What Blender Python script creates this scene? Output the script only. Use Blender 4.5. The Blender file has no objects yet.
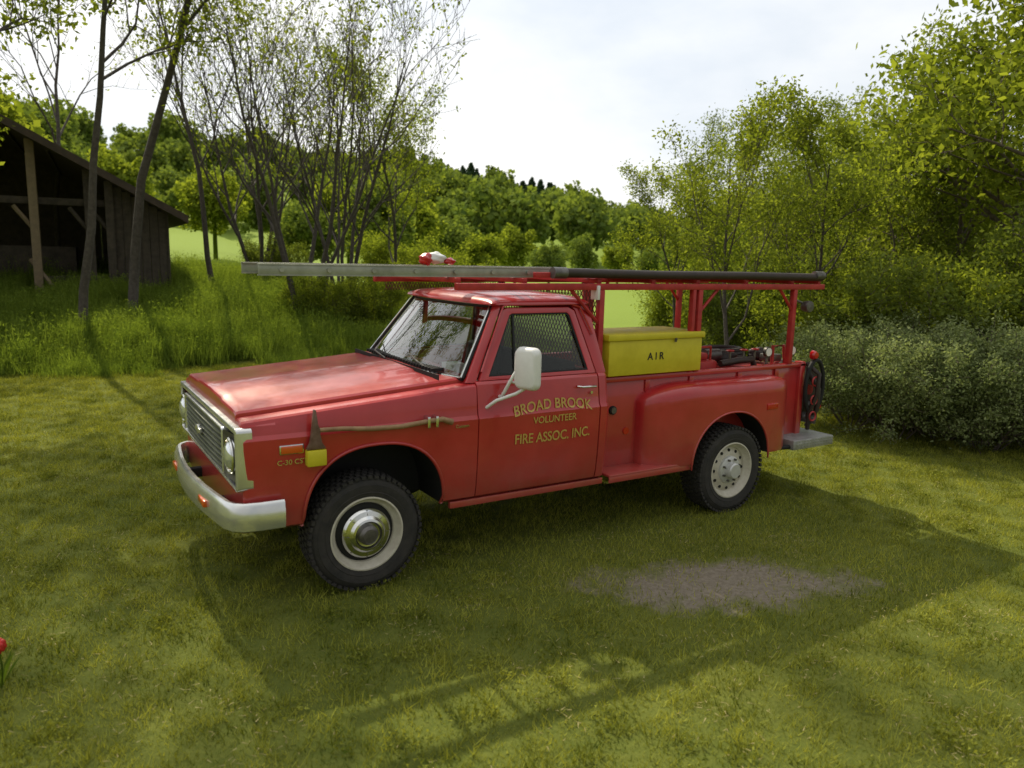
import bpy, math, random
import numpy as np
from mathutils import Vector, Matrix
random.seed(7)
S=bpy.context.scene
S.view_settings.view_transform='Standard'
S.view_settings.look='None'
S.view_settings.exposure=0
def ss(t):
    t=np.clip(t,0,1);return t*t*(3-2*t)
# ---------------------------------------------------------------- materials
def newmat(name):
    m=bpy.data.materials.new(name);m.use_nodes=True
    nt=m.node_tree;b=nt.nodes.get('Principled BSDF');o=nt.nodes.get('Material Output')
    return m,nt,b,o
def N(nt,t,**k):
    n=nt.nodes.new(t)
    for a,v in k.items(): setattr(n,a,v)
    return n
def simple(name,col,rough=.5,metal=0,coat=0,var=.0,scale=8,bump=0,bscale=60,col2=None,spec=None,dust=0):
    m,nt,b,o=newmat(name)
    b.inputs['Roughness'].default_value=rough;b.inputs['Metallic'].default_value=metal
    b.inputs['Coat Weight'].default_value=coat
    b.inputs['Coat Roughness'].default_value=.07
    if spec is not None:b.inputs['Specular IOR Level'].default_value=spec
    c=(*col,1)
    tc=N(nt,'ShaderNodeTexCoord')
    if var>0 or col2:
        n=N(nt,'ShaderNodeTexNoise');n.inputs['Scale'].default_value=scale;n.inputs['Detail'].default_value=6;n.inputs['Roughness'].default_value=.65
        nt.links.new(tc.outputs['Object'],n.inputs['Vector'])
        r=N(nt,'ShaderNodeValToRGB')
        r.color_ramp.elements[0].position=.32;r.color_ramp.elements[1].position=.68
        if col2 is None:
            col2=tuple(x*(1+var) for x in col);c=tuple(x*(1-var) for x in col)+(1,)
        r.color_ramp.elements[0].color=c;r.color_ramp.elements[1].color=(*col2,1)
        nt.links.new(n.outputs['Fac'],r.inputs[0])
        src=r.outputs[0]
        rr=N(nt,'ShaderNodeMapRange');rr.inputs[3].default_value=max(.02,rough-.07);rr.inputs[4].default_value=rough+.12
        nt.links.new(n.outputs['Fac'],rr.inputs[0]);nt.links.new(rr.outputs[0],b.inputs['Roughness'])
        if dust:
            sp=N(nt,'ShaderNodeSeparateXYZ');nt.links.new(tc.outputs['Object'],sp.inputs[0])
            n3=N(nt,'ShaderNodeTexNoise');n3.inputs['Scale'].default_value=9;n3.inputs['Detail'].default_value=8;n3.inputs['Roughness'].default_value=.75
            nt.links.new(tc.outputs['Object'],n3.inputs['Vector'])
            mr=N(nt,'ShaderNodeMapRange');mr.inputs[1].default_value=.95;mr.inputs[2].default_value=.45;mr.inputs[3].default_value=.04;mr.inputs[4].default_value=dust
            nt.links.new(sp.outputs[2],mr.inputs[0])
            mu=N(nt,'ShaderNodeMath',operation='MULTIPLY');nt.links.new(mr.outputs[0],mu.inputs[0]);nt.links.new(n3.outputs['Fac'],mu.inputs[1])
            dm=N(nt,'ShaderNodeMix',data_type='RGBA');nt.links.new(mu.outputs[0],dm.inputs[0]);nt.links.new(src,dm.inputs[6]);dm.inputs[7].default_value=(.24,.17,.12,1)
            src=dm.outputs[2]
        nt.links.new(src,b.inputs['Base Color'])
    else: b.inputs['Base Color'].default_value=c
    if bump>0:
        n2=N(nt,'ShaderNodeTexNoise');n2.inputs['Scale'].default_value=bscale;n2.inputs['Detail'].default_value=4
        nt.links.new(tc.outputs['Object'],n2.inputs['Vector'])
        bp=N(nt,'ShaderNodeBump');bp.inputs['Strength'].default_value=bump;bp.inputs['Distance'].default_value=.01
        nt.links.new(n2.outputs['Fac'],bp.inputs['Height']);nt.links.new(bp.outputs[0],b.inputs['Normal'])
    return m
def leafmat(name,c1,c2,trans=.45,tint=(1.25,1.2,.5),nscale=.5):
    m,nt,b,o=newmat(name);nt.nodes.remove(b)
    a=N(nt,'ShaderNodeAttribute');a.attribute_name='rnd'
    g=N(nt,'ShaderNodeNewGeometry')
    n=N(nt,'ShaderNodeTexNoise');n.inputs['Scale'].default_value=nscale;n.inputs['Detail'].default_value=2
    nt.links.new(g.outputs['Position'],n.inputs['Vector'])
    ad=N(nt,'ShaderNodeMath',operation='ADD');nt.links.new(a.outputs['Fac'],ad.inputs[0]);nt.links.new(n.outputs['Fac'],ad.inputs[1])
    mr=N(nt,'ShaderNodeMapRange');mr.inputs[1].default_value=.35;mr.inputs[2].default_value=1.55
    nt.links.new(ad.outputs[0],mr.inputs[0])
    mx=N(nt,'ShaderNodeMix',data_type='RGBA');mx.inputs[6].default_value=(*c1,1);mx.inputs[7].default_value=(*c2,1)
    nt.links.new(mr.outputs[0],mx.inputs[0])
    b=N(nt,'ShaderNodeBsdfDiffuse');nt.links.new(mx.outputs[2],b.inputs[0])
    tm=N(nt,'ShaderNodeMix',data_type='RGBA',blend_type='MULTIPLY');tm.inputs[0].default_value=1
    tm.inputs[7].default_value=(*tint,1);nt.links.new(mx.outputs[2],tm.inputs[6])
    t=N(nt,'ShaderNodeBsdfTranslucent');nt.links.new(tm.outputs[2],t.inputs[0])
    ms=N(nt,'ShaderNodeMixShader');ms.inputs[0].default_value=trans
    nt.links.new(b.outputs[0],ms.inputs[1]);nt.links.new(t.outputs[0],ms.inputs[2]);nt.links.new(ms.outputs[0],o.inputs[0])
    return m
RED=simple('faded_red_paint',(.40,.013,.016),.30,coat=.65,col2=(.50,.026,.028),scale=3,bump=.035,bscale=3,dust=.6)
REDD=simple('old_red_paint',(.33,.014,.016),.5,col2=(.48,.035,.03),scale=12)
DARK=simple('underbody_black',(.012,.012,.012),.75,var=.3,scale=20)
RUB=simple('tyre_rubber',(.020,.019,.018),.82,col2=(.045,.040,.035),scale=14,bump=.3,bscale=120)
CREAM=simple('cream_wheel_paint',(.50,.46,.37),.45,col2=(.64,.60,.50),scale=20)
CHROME=simple('worn_chrome',(.72,.72,.70),.14,metal=1,var=.1,scale=18)
SILVER=simple('silver_white_paint',(.60,.60,.58),.35,metal=.3,var=.08,scale=14)
BUMP=simple('chrome_bumper',(.74,.74,.72),.20,metal=.8,var=.06,scale=10)
ALU=simple('weathered_aluminium',(.34,.35,.30),.42,metal=.6,var=.2,scale=9)
PLATE=simple('galvanised_plate',(.36,.36,.35),.5,metal=.6,var=.2,scale=14,bump=.6,bscale=45)
WHITE=simple('white_enamel',(.78,.78,.75),.35,var=.05,scale=10)
YEL=simple('yellow_paint',(.54,.46,.012),.5,col2=(.66,.57,.025),scale=6,bump=.1,bscale=25)
GOLD=simple('gold_leaf_lettering',(.46,.29,.05),.45,col2=(.60,.42,.10),scale=50)
BLACK=simple('black_lettering',(.01,.01,.01),.6)
AMBER=simple('amber_lens',(.65,.10,.01),.2,coat=.6)
REDL=simple('red_lens',(.5,.01,.01),.15,coat=.6)
WOOD=simple('ash_handle_wood',(.22,.12,.055),.6,col2=(.38,.24,.12),scale=14)
STEEL=simple('dull_steel',(.16,.15,.14),.45,metal=.8,var=.3,scale=20)
RUST=simple('rusty_axe_head',(.12,.06,.035),.6,metal=.4,col2=(.22,.14,.10),scale=20)
HOSE=simple('dark_hose',(.035,.022,.018),.55,var=.3,scale=12)
SEAT=simple('seat_vinyl',(.03,.028,.026),.6,var=.2)
LAMP=simple('headlamp_glass',(.80,.82,.84),.06,metal=.75,coat=1)
def glassmat(name,k,tr):
    m,nt,b,o=newmat(name)
    nt.nodes.remove(b)
    t=N(nt,'ShaderNodeBsdfTransparent');t.inputs[0].default_value=tr
    g=N(nt,'ShaderNodeBsdfGlossy');g.inputs['Roughness'].default_value=.015
    f=N(nt,'ShaderNodeFresnel');f.inputs[0].default_value=1.5
    ad=N(nt,'ShaderNodeMath',operation='MULTIPLY_ADD');ad.inputs[1].default_value=k;ad.inputs[2].default_value=.02*k
    nt.links.new(f.outputs[0],ad.inputs[0])
    ms=N(nt,'ShaderNodeMixShader');nt.links.new(ad.outputs[0],ms.inputs[0])
    nt.links.new(t.outputs[0],ms.inputs[1]);nt.links.new(g.outputs[0],ms.inputs[2]);nt.links.new(ms.outputs[0],o.inputs[0])
    return m
GLASS=glassmat('window_glass',2.2,(.84,.90,.86,1))
GLASS2=glassmat('side_window_glass',.6,(.55,.58,.56,1))
# ---------------------------------------------------------------- mesh helpers
def empty(name,loc=(0,0,0)):
    e=bpy.data.objects.new(name,None);e.location=loc;S.collection.objects.link(e);return e
def finish(o,ang=35):
    me=o.data
    me.polygons.foreach_set('use_smooth',[True]*len(me.polygons))
    me.set_sharp_from_angle(angle=math.radians(ang));me.update()
def mk(name,V,Fc,mats,parent=None,ang=35,idx=None,smooth=True):
    me=bpy.data.meshes.new(name);me.from_pydata([tuple(map(float,v)) for v in V],[],Fc)
    if not isinstance(mats,(list,tuple)):mats=[mats]
    for m in mats:me.materials.append(m)
    if idx is not None:me.polygons.foreach_set('material_index',idx)
    me.validate();me.update()
    o=bpy.data.objects.new(name,me);S.collection.objects.link(o)
    if parent:o.parent=parent
    if smooth:finish(o,ang)
    return o
def fixnorm(o):
    import bmesh
    bm=bmesh.new();bm.from_mesh(o.data);bmesh.ops.recalc_face_normals(bm,faces=bm.faces);bm.to_mesh(o.data);bm.free()
def apply(o):
    dg=bpy.context.evaluated_depsgraph_get()
    me=bpy.data.meshes.new_from_object(o.evaluated_get(dg))
    o.modifiers.clear();o.data=me
def bev(o,w=.01,seg=2,ang=35):
    m=o.modifiers.new('b','BEVEL');m.width=w;m.segments=seg;m.limit_method='ANGLE';m.angle_limit=math.radians(35)
    apply(o);finish(o,ang);return o
def box(name,x0,x1,y0,y1,z0,z1,mat,parent=None,b=.006):
    V=[(x,y,z) for x in(x0,x1) for y in(y0,y1) for z in(z0,z1)]
    Fc=[(0,1,3,2),(4,6,7,5),(0,4,5,1),(2,3,7,6),(0,2,6,4),(1,5,7,3)]
    o=mk(name,V,Fc,mat,parent)
    if b>0:bev(o,b)
    return o
def loft(name,secs,mats,parent=None,cap=True,closed=True,ang=35,norm=True):
    n=len(secs[0]);V=[p for s in secs for p in s];Fc=[]
    for i in range(len(secs)-1):
        for j in range(n if closed else n-1):
            k=(j+1)%n
            Fc.append((i*n+j,i*n+k,(i+1)*n+k,(i+1)*n+j))
    if cap:
        Fc.append(tuple(range(n))[::-1]);Fc.append(tuple(range((len(secs)-1)*n,len(secs)*n)))
    o=mk(name,V,Fc,mats,parent,ang)
    if norm:fixnorm(o);finish(o,ang)
    return o
def prism(name,poly,axis,a,b,mat,parent=None,bw=0,idx=None):
    def P(p,v):
        q=list(p);q.insert(axis,v);return tuple(q)
    o=loft(name,[[P(p,a) for p in poly],[P(p,b) for p in poly]],mat,parent)
    if bw>0:bev(o,bw)
    return o
def tubegeo(pts,rad,sides=8):
    pts=[np.array(p,float) for p in pts];n=len(pts);V=[];Fc=[]
    if not hasattr(rad,'__len__'):rad=[rad]*n
    up=None
    for i,p in enumerate(pts):
        d=pts[min(i+1,n-1)]-pts[max(i-1,0)];d/=np.linalg.norm(d)+1e-9
        if up is None:
            up=np.array([0,0,1.]) if abs(d[2])<.9 else np.array([1.,0,0])
        a=np.cross(d,up);a/=np.linalg.norm(a)+1e-9;up=np.cross(a,d)
        for k in range(sides):
            t=2*math.pi*k/sides
            V.append(p+rad[i]*(math.cos(t)*a+math.sin(t)*up))
    for i in range(n-1):
        for k in range(sides):
            l=(k+1)%sides
            Fc.append((i*sides+k,i*sides+l,(i+1)*sides+l,(i+1)*sides+k))
    Fc.append(tuple(range(sides)));Fc.append(tuple(range((n-1)*sides,n*sides))[::-1])
    return V,Fc
def tube(name,pts,rad,mat,parent=None,sides=10):
    V,Fc=tubegeo(pts,rad,sides);return mk(name,V,Fc,mat,parent,50)
def multi(name,geos,mat,parent=None,ang=50,smooth=True):
    V=[];Fc=[]
    for v,f in geos:
        o=len(V);V+=list(v);Fc+=[tuple(i+o for i in q) for q in f]
    return mk(name,V,Fc,mat,parent,ang,smooth=smooth)
def boxgeo(x0,x1,y0,y1,z0,z1):
    return [(x,y,z) for x in(x0,x1) for y in(y0,y1) for z in(z0,z1)],[(0,1,3,2),(4,6,7,5),(0,4,5,1),(2,3,7,6),(0,2,6,4),(1,5,7,3)]
def lathe(name,prof,c,mat,parent=None,seg=48,sgn=-1,idxs=None,ang=30):
    V=[];Fc=[];n=len(prof)
    for s in range(seg):
        t=2*math.pi*s/seg
        for r,a in prof:V.append((c[0]+r*math.cos(t),c[1]+sgn*a,c[2]+r*math.sin(t)))
    for s in range(seg):
        q=(s+1)%seg
        for j in range(n-1):
            Fc.append((s*n+j,s*n+j+1,q*n+j+1,q*n+j))
    o=mk(name,V,Fc,mat,parent,ang)
    fixnorm(o);finish(o,ang);return o
def boolcut(o,c):
    m=o.modifiers.new('c','BOOLEAN');m.operation='DIFFERENCE';m.object=c;m.solver='EXACT'
    apply(o);bpy.data.objects.remove(c,do_unlink=True);finish(o,30)
def archcutter(cx,cz,rx,rz,n,y0,y1):
    poly=[]
    for k in range(33):
        t=math.pi*k/32
        c_,s_=math.cos(t),math.sin(t)
        poly.append((cx+rx*math.copysign(abs(c_)**(2/n),c_),cz+rz*abs(s_)**(2/n)))
    full=[(poly[0][0],.0)]+poly+[(poly[-1][0],.0)]
    o=prism('cut',full,1,y0,y1,[RED,DARK])
    o.data.polygons.foreach_set('material_index',[1]*len(o.data.polygons))
    return o,poly
# ================================================================= TRUCK
T=empty('fire_truck')
SIDE=[(.90,.50),(.945,.525),(.960,.60),(.972,.72),(.981,.90),(.985,1.03),(.987,1.085),(.970,1.112),(.961,1.17)]
def yside(z):
    zs=[p[1] for p in SIDE]+[1.30];ys=[p[0] for p in SIDE]+[.94]
    return float(np.interp(z,zs,ys))
def frontsec(x):
    t=(x+.74)/1.53
    zf=1.200+.120*t
    s=1.0-.014*(1-t)**2
    pr=[(y*s,z) for y,z in SIDE]+[(.952*s,zf-.030),(.944*s,zf-.010),(.925*s,zf),(.87*s,zf+.006),(.838*s,zf+.008),(.836*s,zf-.008),(.828*s,zf-.008),(.825*s,zf+.028),(.808*s,zf+.040),(.70*s,zf+.046),(.42*s,zf+.050),(.38*s,zf+.064),(0,zf+.074)]
    return pr
def ring(x,pr):
    return [(x,-y,z) for y,z in pr]+[(x,y,z) for y,z in pr[-2::-1]]
xs=[-.785,-.778,-.76]+list(np.linspace(-.70,.785,14))
secs=[]
for i,x in enumerate(xs):
    pr=frontsec(max(x,-.74))
    if i<2:
        k=[.022,.008][i]
        pr=[(y*(1-k*.8),.50+(z-.50)*(1-k*1.1)+.0) for y,z in pr]
    secs.append(ring(x,pr))
front=loft('front_clip',secs,[RED,DARK],T,ang=20)
for sg in(-1,1):
    c,fa=archcutter(.055,.50,.485,.490,2.35,sg*.55,sg*1.2);boolcut(front,c)
    finish(front,20)
    tube('arch_lip',[(x,sg*(yside(z)+.000),z) for x,z in [(fa[0][0],.51)]+fa+[(fa[-1][0],.51)]],.011,RED,T,8)
multi('cowl_vent',[boxgeo(.60,.70,y,y+.022,1.375,1.398) for y in np.linspace(-.62,.60,26)],DARK,T,smooth=False)
box('cowl_gap',.565,.573,-.80,.80,1.30,1.3795,DARK,T,0)
for sg,nm in((-1,'driver_door'),(1,'passenger_door')):
    outer=[(y,z) for y,z in SIDE]+[(.948,1.27),(.940,1.315),(.925,1.335),(.86,1.338)]
    poly=outer+[(.86,.50)]
    secs=[[(x,sg*y,z) for y,z in poly] for x in (.793,1.1,1.45,1.845)]
    d=loft(nm,secs,RED,T,ang=24);bev(d,.005,2,24)
pr=SIDE+[(.948,1.27),(.940,1.315),(.925,1.335),(0,1.338)]
secs=[]
for x,k in((1.853,0),(1.915,0),(1.935,.012),(1.945,.03)):
    secs.append(ring(x,[(y-k if y>0 else 0,z) for y,z in pr]))
loft('cab_back_panel',secs,RED,T,ang=24)
box('cab_tub',.80,1.85,-.855,.855,.50,.62,DARK,T,0)
box('firewall',.787,.80,-.85,.85,.5,1.3,DARK,T,0)
for sg in(-1,1):
    box('rocker',.60,1.94,min(sg*.90,sg*.935),max(sg*.90,sg*.935),.455,.502,RED,T,.004)
def gy(z):return .912-.40*(z-1.335)
def gframe(name,outer,inner,sg,off=0,th=.035,mat=RED):
    n=len(outer);V=[];Fc=[]
    for dy in(off,-th):
        for pl_ in(outer,inner):
            for x,z in pl_:V.append((x,sg*(gy(z)+dy),z))
    A=lambda r,j:r*n+(j%n)
    for j in range(n):
        Fc+=[(A(0,j),A(0,j+1),A(1,j+1),A(1,j)),(A(2,j),A(3,j),A(3,j+1),A(2,j+1)),(A(0,j),A(2,j),A(2,j+1),A(0,j+1)),(A(1,j),A(1,j+1),A(3,j+1),A(3,j))]
    o=mk(name,V,Fc,mat,T,35);fixnorm(o);bev(o,.006,2);return o
def gpanel(name,poly,sg,off,th,mat,b=.005):
    o=loft(name,[[(x,sg*(gy(z)+off),z) for x,z in poly],[(x,sg*(gy(z)+off-th),z) for x,z in poly]],mat,T)
    if b:bev(o,b)
    return o
for sg in(-1,1):
    gframe('door_window_frame',[(.825,1.338),(1.115,1.815),(1.15,1.828),(1.70,1.828),(1.752,1.80),(1.842,1.338)],
           [(.905,1.362),(1.165,1.775),(1.19,1.785),(1.675,1.785),(1.70,1.765),(1.775,1.362)],sg,.012)
    gframe('window_rubber',[(.903,1.360),(1.163,1.777),(1.19,1.787),(1.676,1.787),(1.702,1.766),(1.777,1.360)],
           [(.922,1.374),(1.172,1.765),(1.195,1.773),(1.668,1.773),(1.688,1.757),(1.76,1.374)],sg,.004,.02,DARK)
    gpanel('vent_window_post',[(1.125,1.365),(1.14,1.365),(1.205,1.78),(1.19,1.78)],sg,.004,.02,DARK,.002)
    gpanel('side_glass',[(.91,1.365),(1.168,1.775),(1.68,1.775),(1.77,1.365)],sg,-.012,.004,GLASS2,0)
    gpanel('cab_corner',[(1.852,1.330),(1.762,1.80),(1.73,1.838),(1.86,1.86),(1.90,1.83),(1.942,1.335)],sg,.006,.05,RED,.008)
    a=[(.725,sg*.90,1.325),(.800,sg*.915,1.325),(.800,sg*.86,1.325),(.735,sg*.84,1.325)]
    b_=[(1.055,sg*.705,1.845),(1.105,sg*.728,1.845),(1.105,sg*.68,1.845),(1.06,sg*.66,1.845)]
    o=loft('a_pillar',[a,b_],RED,T);bev(o,.008)
    tube('drip_rail',[(.84,sg*.918,1.40),(1.11,sg*.742,1.838),(1.16,sg*.735,1.848),(1.72,sg*.735,1.848),(1.80,sg*.742,1.825),(1.87,sg*.82,1.62)],.008,RED,T,6)
def roofz(u,v):
    e=max(0,(1-abs(u)**8)*(1-abs(v)**10))
    return 1.842+.042*e**.5+.030*(1-u*u)*(1-v*v)
nx,ny=30,40;V=[];Fc=[]
for i in range(nx+1):
    u=math.sin((-1+2*i/nx)*math.pi/2)
    for j in range(ny+1):
        v=math.sin((-1+2*j/ny)*math.pi/2)
        cr=.045*(1-v*v)
        x=1.46+u*(.425)-(cr if u<0 else -cr*.3)*abs(u)
        V.append((x,v*.725,roofz(u,v)))
for i in range(nx):
    for j in range(ny):
        a=i*(ny+1)+j;Fc.append((a,a+1,a+ny+2,a+ny+1))
o=mk('roof_panel',V,Fc,RED,T,70);m=o.modifiers.new('s','SOLIDIFY');m.thickness=.022;m.offset=-1;apply(o);fixnorm(o);finish(o,70)
def wsp(s,t):
    x0=.60+.13*abs(s)**2.2;x1=.995+.065*abs(s)**2.2
    hw=.845+(.665-.845)*t
    return (x0+(x1-x0)*t,s*hw,1.350+(1.838-1.350)*t)
V=[wsp(-1+2*i/20,j/6) for i in range(21) for j in range(7)]
Fc=[(i*7+j,i*7+j+1,(i+1)*7+j+1,(i+1)*7+j) for i in range(20) for j in range(6)]
mk('windshield',V,Fc,GLASS,T,60)
per=[wsp(-1+2*i/20,0) for i in range(21)]+[wsp(1,j/6) for j in range(1,7)]+[wsp(1-2*i/20,1) for i in range(1,21)]+[wsp(-1,1-j/6) for j in range(1,7)]
tube('windshield_gasket',per,.017,DARK,T,8)
tube('windshield_chrome',[(p[0]-.012,p[1],p[2]+.008) for p in per],.0075,CHROME,T,6)
for y0,y1 in((-.55,-.08),(.15,.60)):
    a=wsp(y0/.84,.02);b_=wsp(y1/.80,.20)
    tube('wiper',[(a[0]-.04,a[1],a[2]+.02),(a[0]-.035,(a[1]+b_[1])/2,(a[2]+b_[2])/2+.01),(b_[0]-.02,b_[1],b_[2])],.006,STEEL,T,6)
box('rear_header',1.86,1.89,-.70,.70,1.76,1.85,RED,T,.005)
box('dashboard',.80,.98,-.84,.84,1.10,1.315,SEAT,T,.03)
box('bench_seat',1.25,1.70,-.80,.80,.75,.92,SEAT,T,.04)
o=box('seat_back',1.62,1.76,-.80,.80,.90,1.42,SEAT,T,.05)
sw=[]
for k in range(33):
    t=2*math.pi*k/32
    sw.append((1.16+.09*math.sin(t),-.42+.20*math.cos(t),1.36+.17*math.sin(t)))
tube('steering_wheel',sw,.012,BLACK,T,6)
tube('steering_column',[(1.16,-.42,1.36),(.9,-.42,1.15)],.025,BLACK,T)
tube('rear_view_mirror',[(1.04,-.10,1.74),(1.04,.10,1.74)],.03,BLACK,T)
box('paper_on_dash',.82,.94,-.5,-.35,1.318,1.40,WHITE,T,0)
# ---- grille
def rrect(y0,y1,z0,z1,r,n=6):
    out=[]
    for cy_,cz_,a0 in((y1-r,z1-r,0),(y0+r,z1-r,90),(y0+r,z0+r,180),(y1-r,z0+r,270)):
        for k in range(n+1):
            a=math.radians(a0+90*k/n);out.append((cy_+r*math.cos(a),cz_+r*math.sin(a)))
    return out
def gx(y,x):return x+.040*(abs(y)/.94)**3
def ringframe(name,yA,yB,zA,zB,w,x0,x1,mat,r=.05):
    o1=rrect(yA,yB,zA,zB,r);i1=rrect(yA+w,yB-w,zA+w,zB-w,max(r-w*.6,.01))
    n=len(o1);V=[(gx(y,x1),y,z) for y,z in o1]+[(gx(y,x0),y,z) for y,z in o1]+[(gx(y,x0-.004),y,z) for y,z in i1]+[(gx(y,x1),y,z) for y,z in i1]
    Fc=[]
    for j in range(n):
        k=(j+1)%n
        for q in range(3):
            Fc.append((q*n+j,q*n+k,(q+1)*n+k,(q+1)*n+j))
    o=mk(name,V,Fc,mat,T,40);fixnorm(o);bev(o,.005);return o
ringframe('grille_surround',-.965,.965,.780,1.165,.030,-.860,-.77,BUMP,.030)
ringframe('grille_inner_trim',-.665,.665,.825,1.120,.012,-.852,-.80,BUMP,.02)
Vb=[];Fb=[]
for i in range(13):
    y=-.95+1.90*i/12;Vb+=[(gx(y,-.812),y,.79),(gx(y,-.812),y,1.155)]
for i in range(12):Fb.append((2*i,2*i+1,2*i+3,2*i+2))
mk('grille_backing',Vb,Fb,DARK,T)
g=[]
for y in np.arange(-.64,.641,.040):
    g.append(([(gx(y,-.838)+dx,y+dy,z) for dx in(0,.022) for dy in(-.003,.003) for z in(.836,1.108)],boxgeo(0,1,0,1,0,1)[1]))
for z in np.arange(.864,1.10,.034):
    for y0 in np.arange(-.65,.649,.13):
        y1=y0+.13
        g.append(([(gx(y,-.846)+dx,y,z+dz) for dx in(0,.030) for y in(y0,y1) for dz in(-.004,.004)],boxgeo(0,1,0,1,0,1)[1]))
multi('grille_mesh',g,ALU,T,smooth=False)
for sg in(-1,1):
    yc=sg*.800
    o1=rrect(-.128,.128,-.145,.145,.03);i1=[(.100*math.cos(2*math.pi*k/28),.100*math.sin(2*math.pi*k/28)) for k in range(28)]
    V=[(gx(yc+a,-.848),yc+a,.972+b) for a,b in o1]+[(gx(yc+a,-.828),yc+a,.972+b) for a,b in i1]
    mk('headlamp_bezel',V,[(j,(j+1)%28,28+(j+1)%28,28+j) for j in range(28)],STEEL,T)
    V=[];Fc=[]
    for q in range(6):
        rr=.100*math.cos(q/5*math.pi/2*.98);dx=.055*math.sin(q/5*math.pi/2)
        for k in range(28):
            a=2*math.pi*k/28;V.append((gx(yc,-.830)-dx,yc+rr*math.cos(a),.972+rr*math.sin(a)))
    for q in range(5):
        for k in range(28):Fc.append((q*28+k,q*28+(k+1)%28,(q+1)*28+(k+1)%28,(q+1)*28+k))
    Fc.append(tuple(range(140,168)))
    mk('headlamp',V,Fc,LAMP,T,60)
    cv=[(gx(yc,-.850),yc+.104*math.cos(2*math.pi*k/28),.972+.104*math.sin(2*math.pi*k/28)) for k in range(29)]
    tube('headlamp_ring',cv,.010,CHROME,T,6)
prism('grille_emblem',[(-.075,.962),(-.03,.962),(-.022,.945),(.022,.945),(.03,.962),(.075,.962),(.075,.992),(.03,.992),(.022,1.009),(-.022,1.009),(-.03,.992),(-.075,.992)],0,-.870,-.846,BUMP,T,.003)
path=[(-.56,-1.005),(-.70,-1.003),(-.79,-.985),(-.835,-.945),(-.862,-.88),(-.885,-.70),(-.91,-.45),(-.925,-.2),(-.928,0)]
path=path+[(x,-y) for x,y in path[-2::-1]]
prof=[(0.012,-.088),(-.010,-.090),(-.028,-.078),(-.036,-.035),(-.036,.030),(-.026,.052),(-.022,.076),(-.008,.088),(.012,.086),(.02,.06),(.02,-.06)]
secs=[]
for i,(x,y) in enumerate(path):
    a=np.array(path[max(i-1,0)]);b=np.array(path[min(i+1,len(path)-1)]);d=b-a;d/=np.linalg.norm(d)
    nrm=np.array([-abs(d[1]),(np.sign(y)*abs(d[0]))])
    secs.append([(x-nrm[0]*o_,y-nrm[1]*o_,.605-.028*y+h) for o_,h in prof])
loft('front_bumper',secs,BUMP,T,ang=40)
for y in(-.52,.52):
    box('park_lamp',-.955,-.92,y-.085,y+.085,.590-.028*y,.635-.028*y,AMBER,T,.01)
for y in(-.4,.4):box('bumper_bracket',-.90,-.5,y-.03,y+.03,.53,.60,DARK,T)
box('side_marker',-.575,-.425,-.982,-.965,.985,1.045,CHROME,T,.006)
box('side_marker_lens',-.565,-.435,-.990,-.975,.992,1.038,AMBER,T,.004)
def text(name,s,x,z,size,mat,parent,yfun,arc=0,squash=1,bold=.0,ext=.0005):
    cu=bpy.data.curves.new(name,'FONT');cu.body=s;cu.size=size;cu.align_x='CENTER';cu.extrude=ext;cu.offset=bold
    o=bpy.data.objects.new(name,cu);S.collection.objects.link(o)
    dg=bpy.context.evaluated_depsgraph_get();me=bpy.data.meshes.new_from_object(o.evaluated_get(dg))
    bpy.data.objects.remove(o,do_unlink=True)
    for v in me.vertices:
        a,b,c=v.co;a*=squash
        zz=z+b-arc*a*a
        v.co=(x+a,yfun(zz)-c-ext-.0015,zz)
    me.materials.clear();me.materials.append(mat)
    o=bpy.data.objects.new(name,me);S.collection.objects.link(o);o.parent=parent;return o
text('badge','C-30 CST',-.50,.925,.045,CHROME,T,lambda z:-yside(z),ext=.002)
text('badge2','Custom',.66,1.040,.032,CHROME,T,lambda z:-yside(z),ext=.002)
text('lettering_top','BROAD BROOK',1.42,1.110,.102,GOLD,T,lambda z:-yside(z)-.003,arc=.30,squash=.95,bold=.0015)
text('lettering_mid','VOLUNTEER',1.43,1.010,.072,GOLD,T,lambda z:-yside(z)-.003,squash=.95,bold=.001)
text('lettering_low','FIRE ASSOC. INC.',1.42,.870,.102,GOLD,T,lambda z:-yside(z)-.003,squash=.86,arc=-.05,bold=.0015)
tube('door_handle',[(1.65,-.955,1.250),(1.665,-.995,1.250),(1.79,-.995,1.248),(1.80,-.955,1.248)],.009,CHROME,T,8)
tube('door_lock',[(1.77,-.94,1.20),(1.77,-.972,1.20)],.011,CHROME,T)
M=empty('side_mirror');M.parent=T
mo=rrect(-.10,.10,-.145,.145,.05,8)
def shell(k,d):return [(d,y*k,z*k) for y,z in mo]
o=loft('mirror_head',[shell(.80,-.045),shell(.93,-.036),shell(1,-.015),shell(1,.012),shell(.96,.018)],WHITE,M,ang=60)
o.location=(1.05,-1.19,1.45);o.rotation_euler=(0,0,math.radians(18))
tube('mirror_arm',[(1.06,-1.18,1.44),(1.00,-1.12,1.43),(.97,-1.07,1.33),(.95,-1.02,1.24),(.97,-.95,1.225)],.012,WHITE,M)
tube('mirror_arm_low',[(1.06,-1.19,1.33),(1.0,-1.12,1.27),(.90,-1.03,1.215),(.86,-.96,1.155)],.012,WHITE,M)
tube('mirror_stay',[(.97,-1.075,1.35),(1.10,-1.0,1.31),(1.2,-.93,1.30)],.009,WHITE,M)
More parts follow.
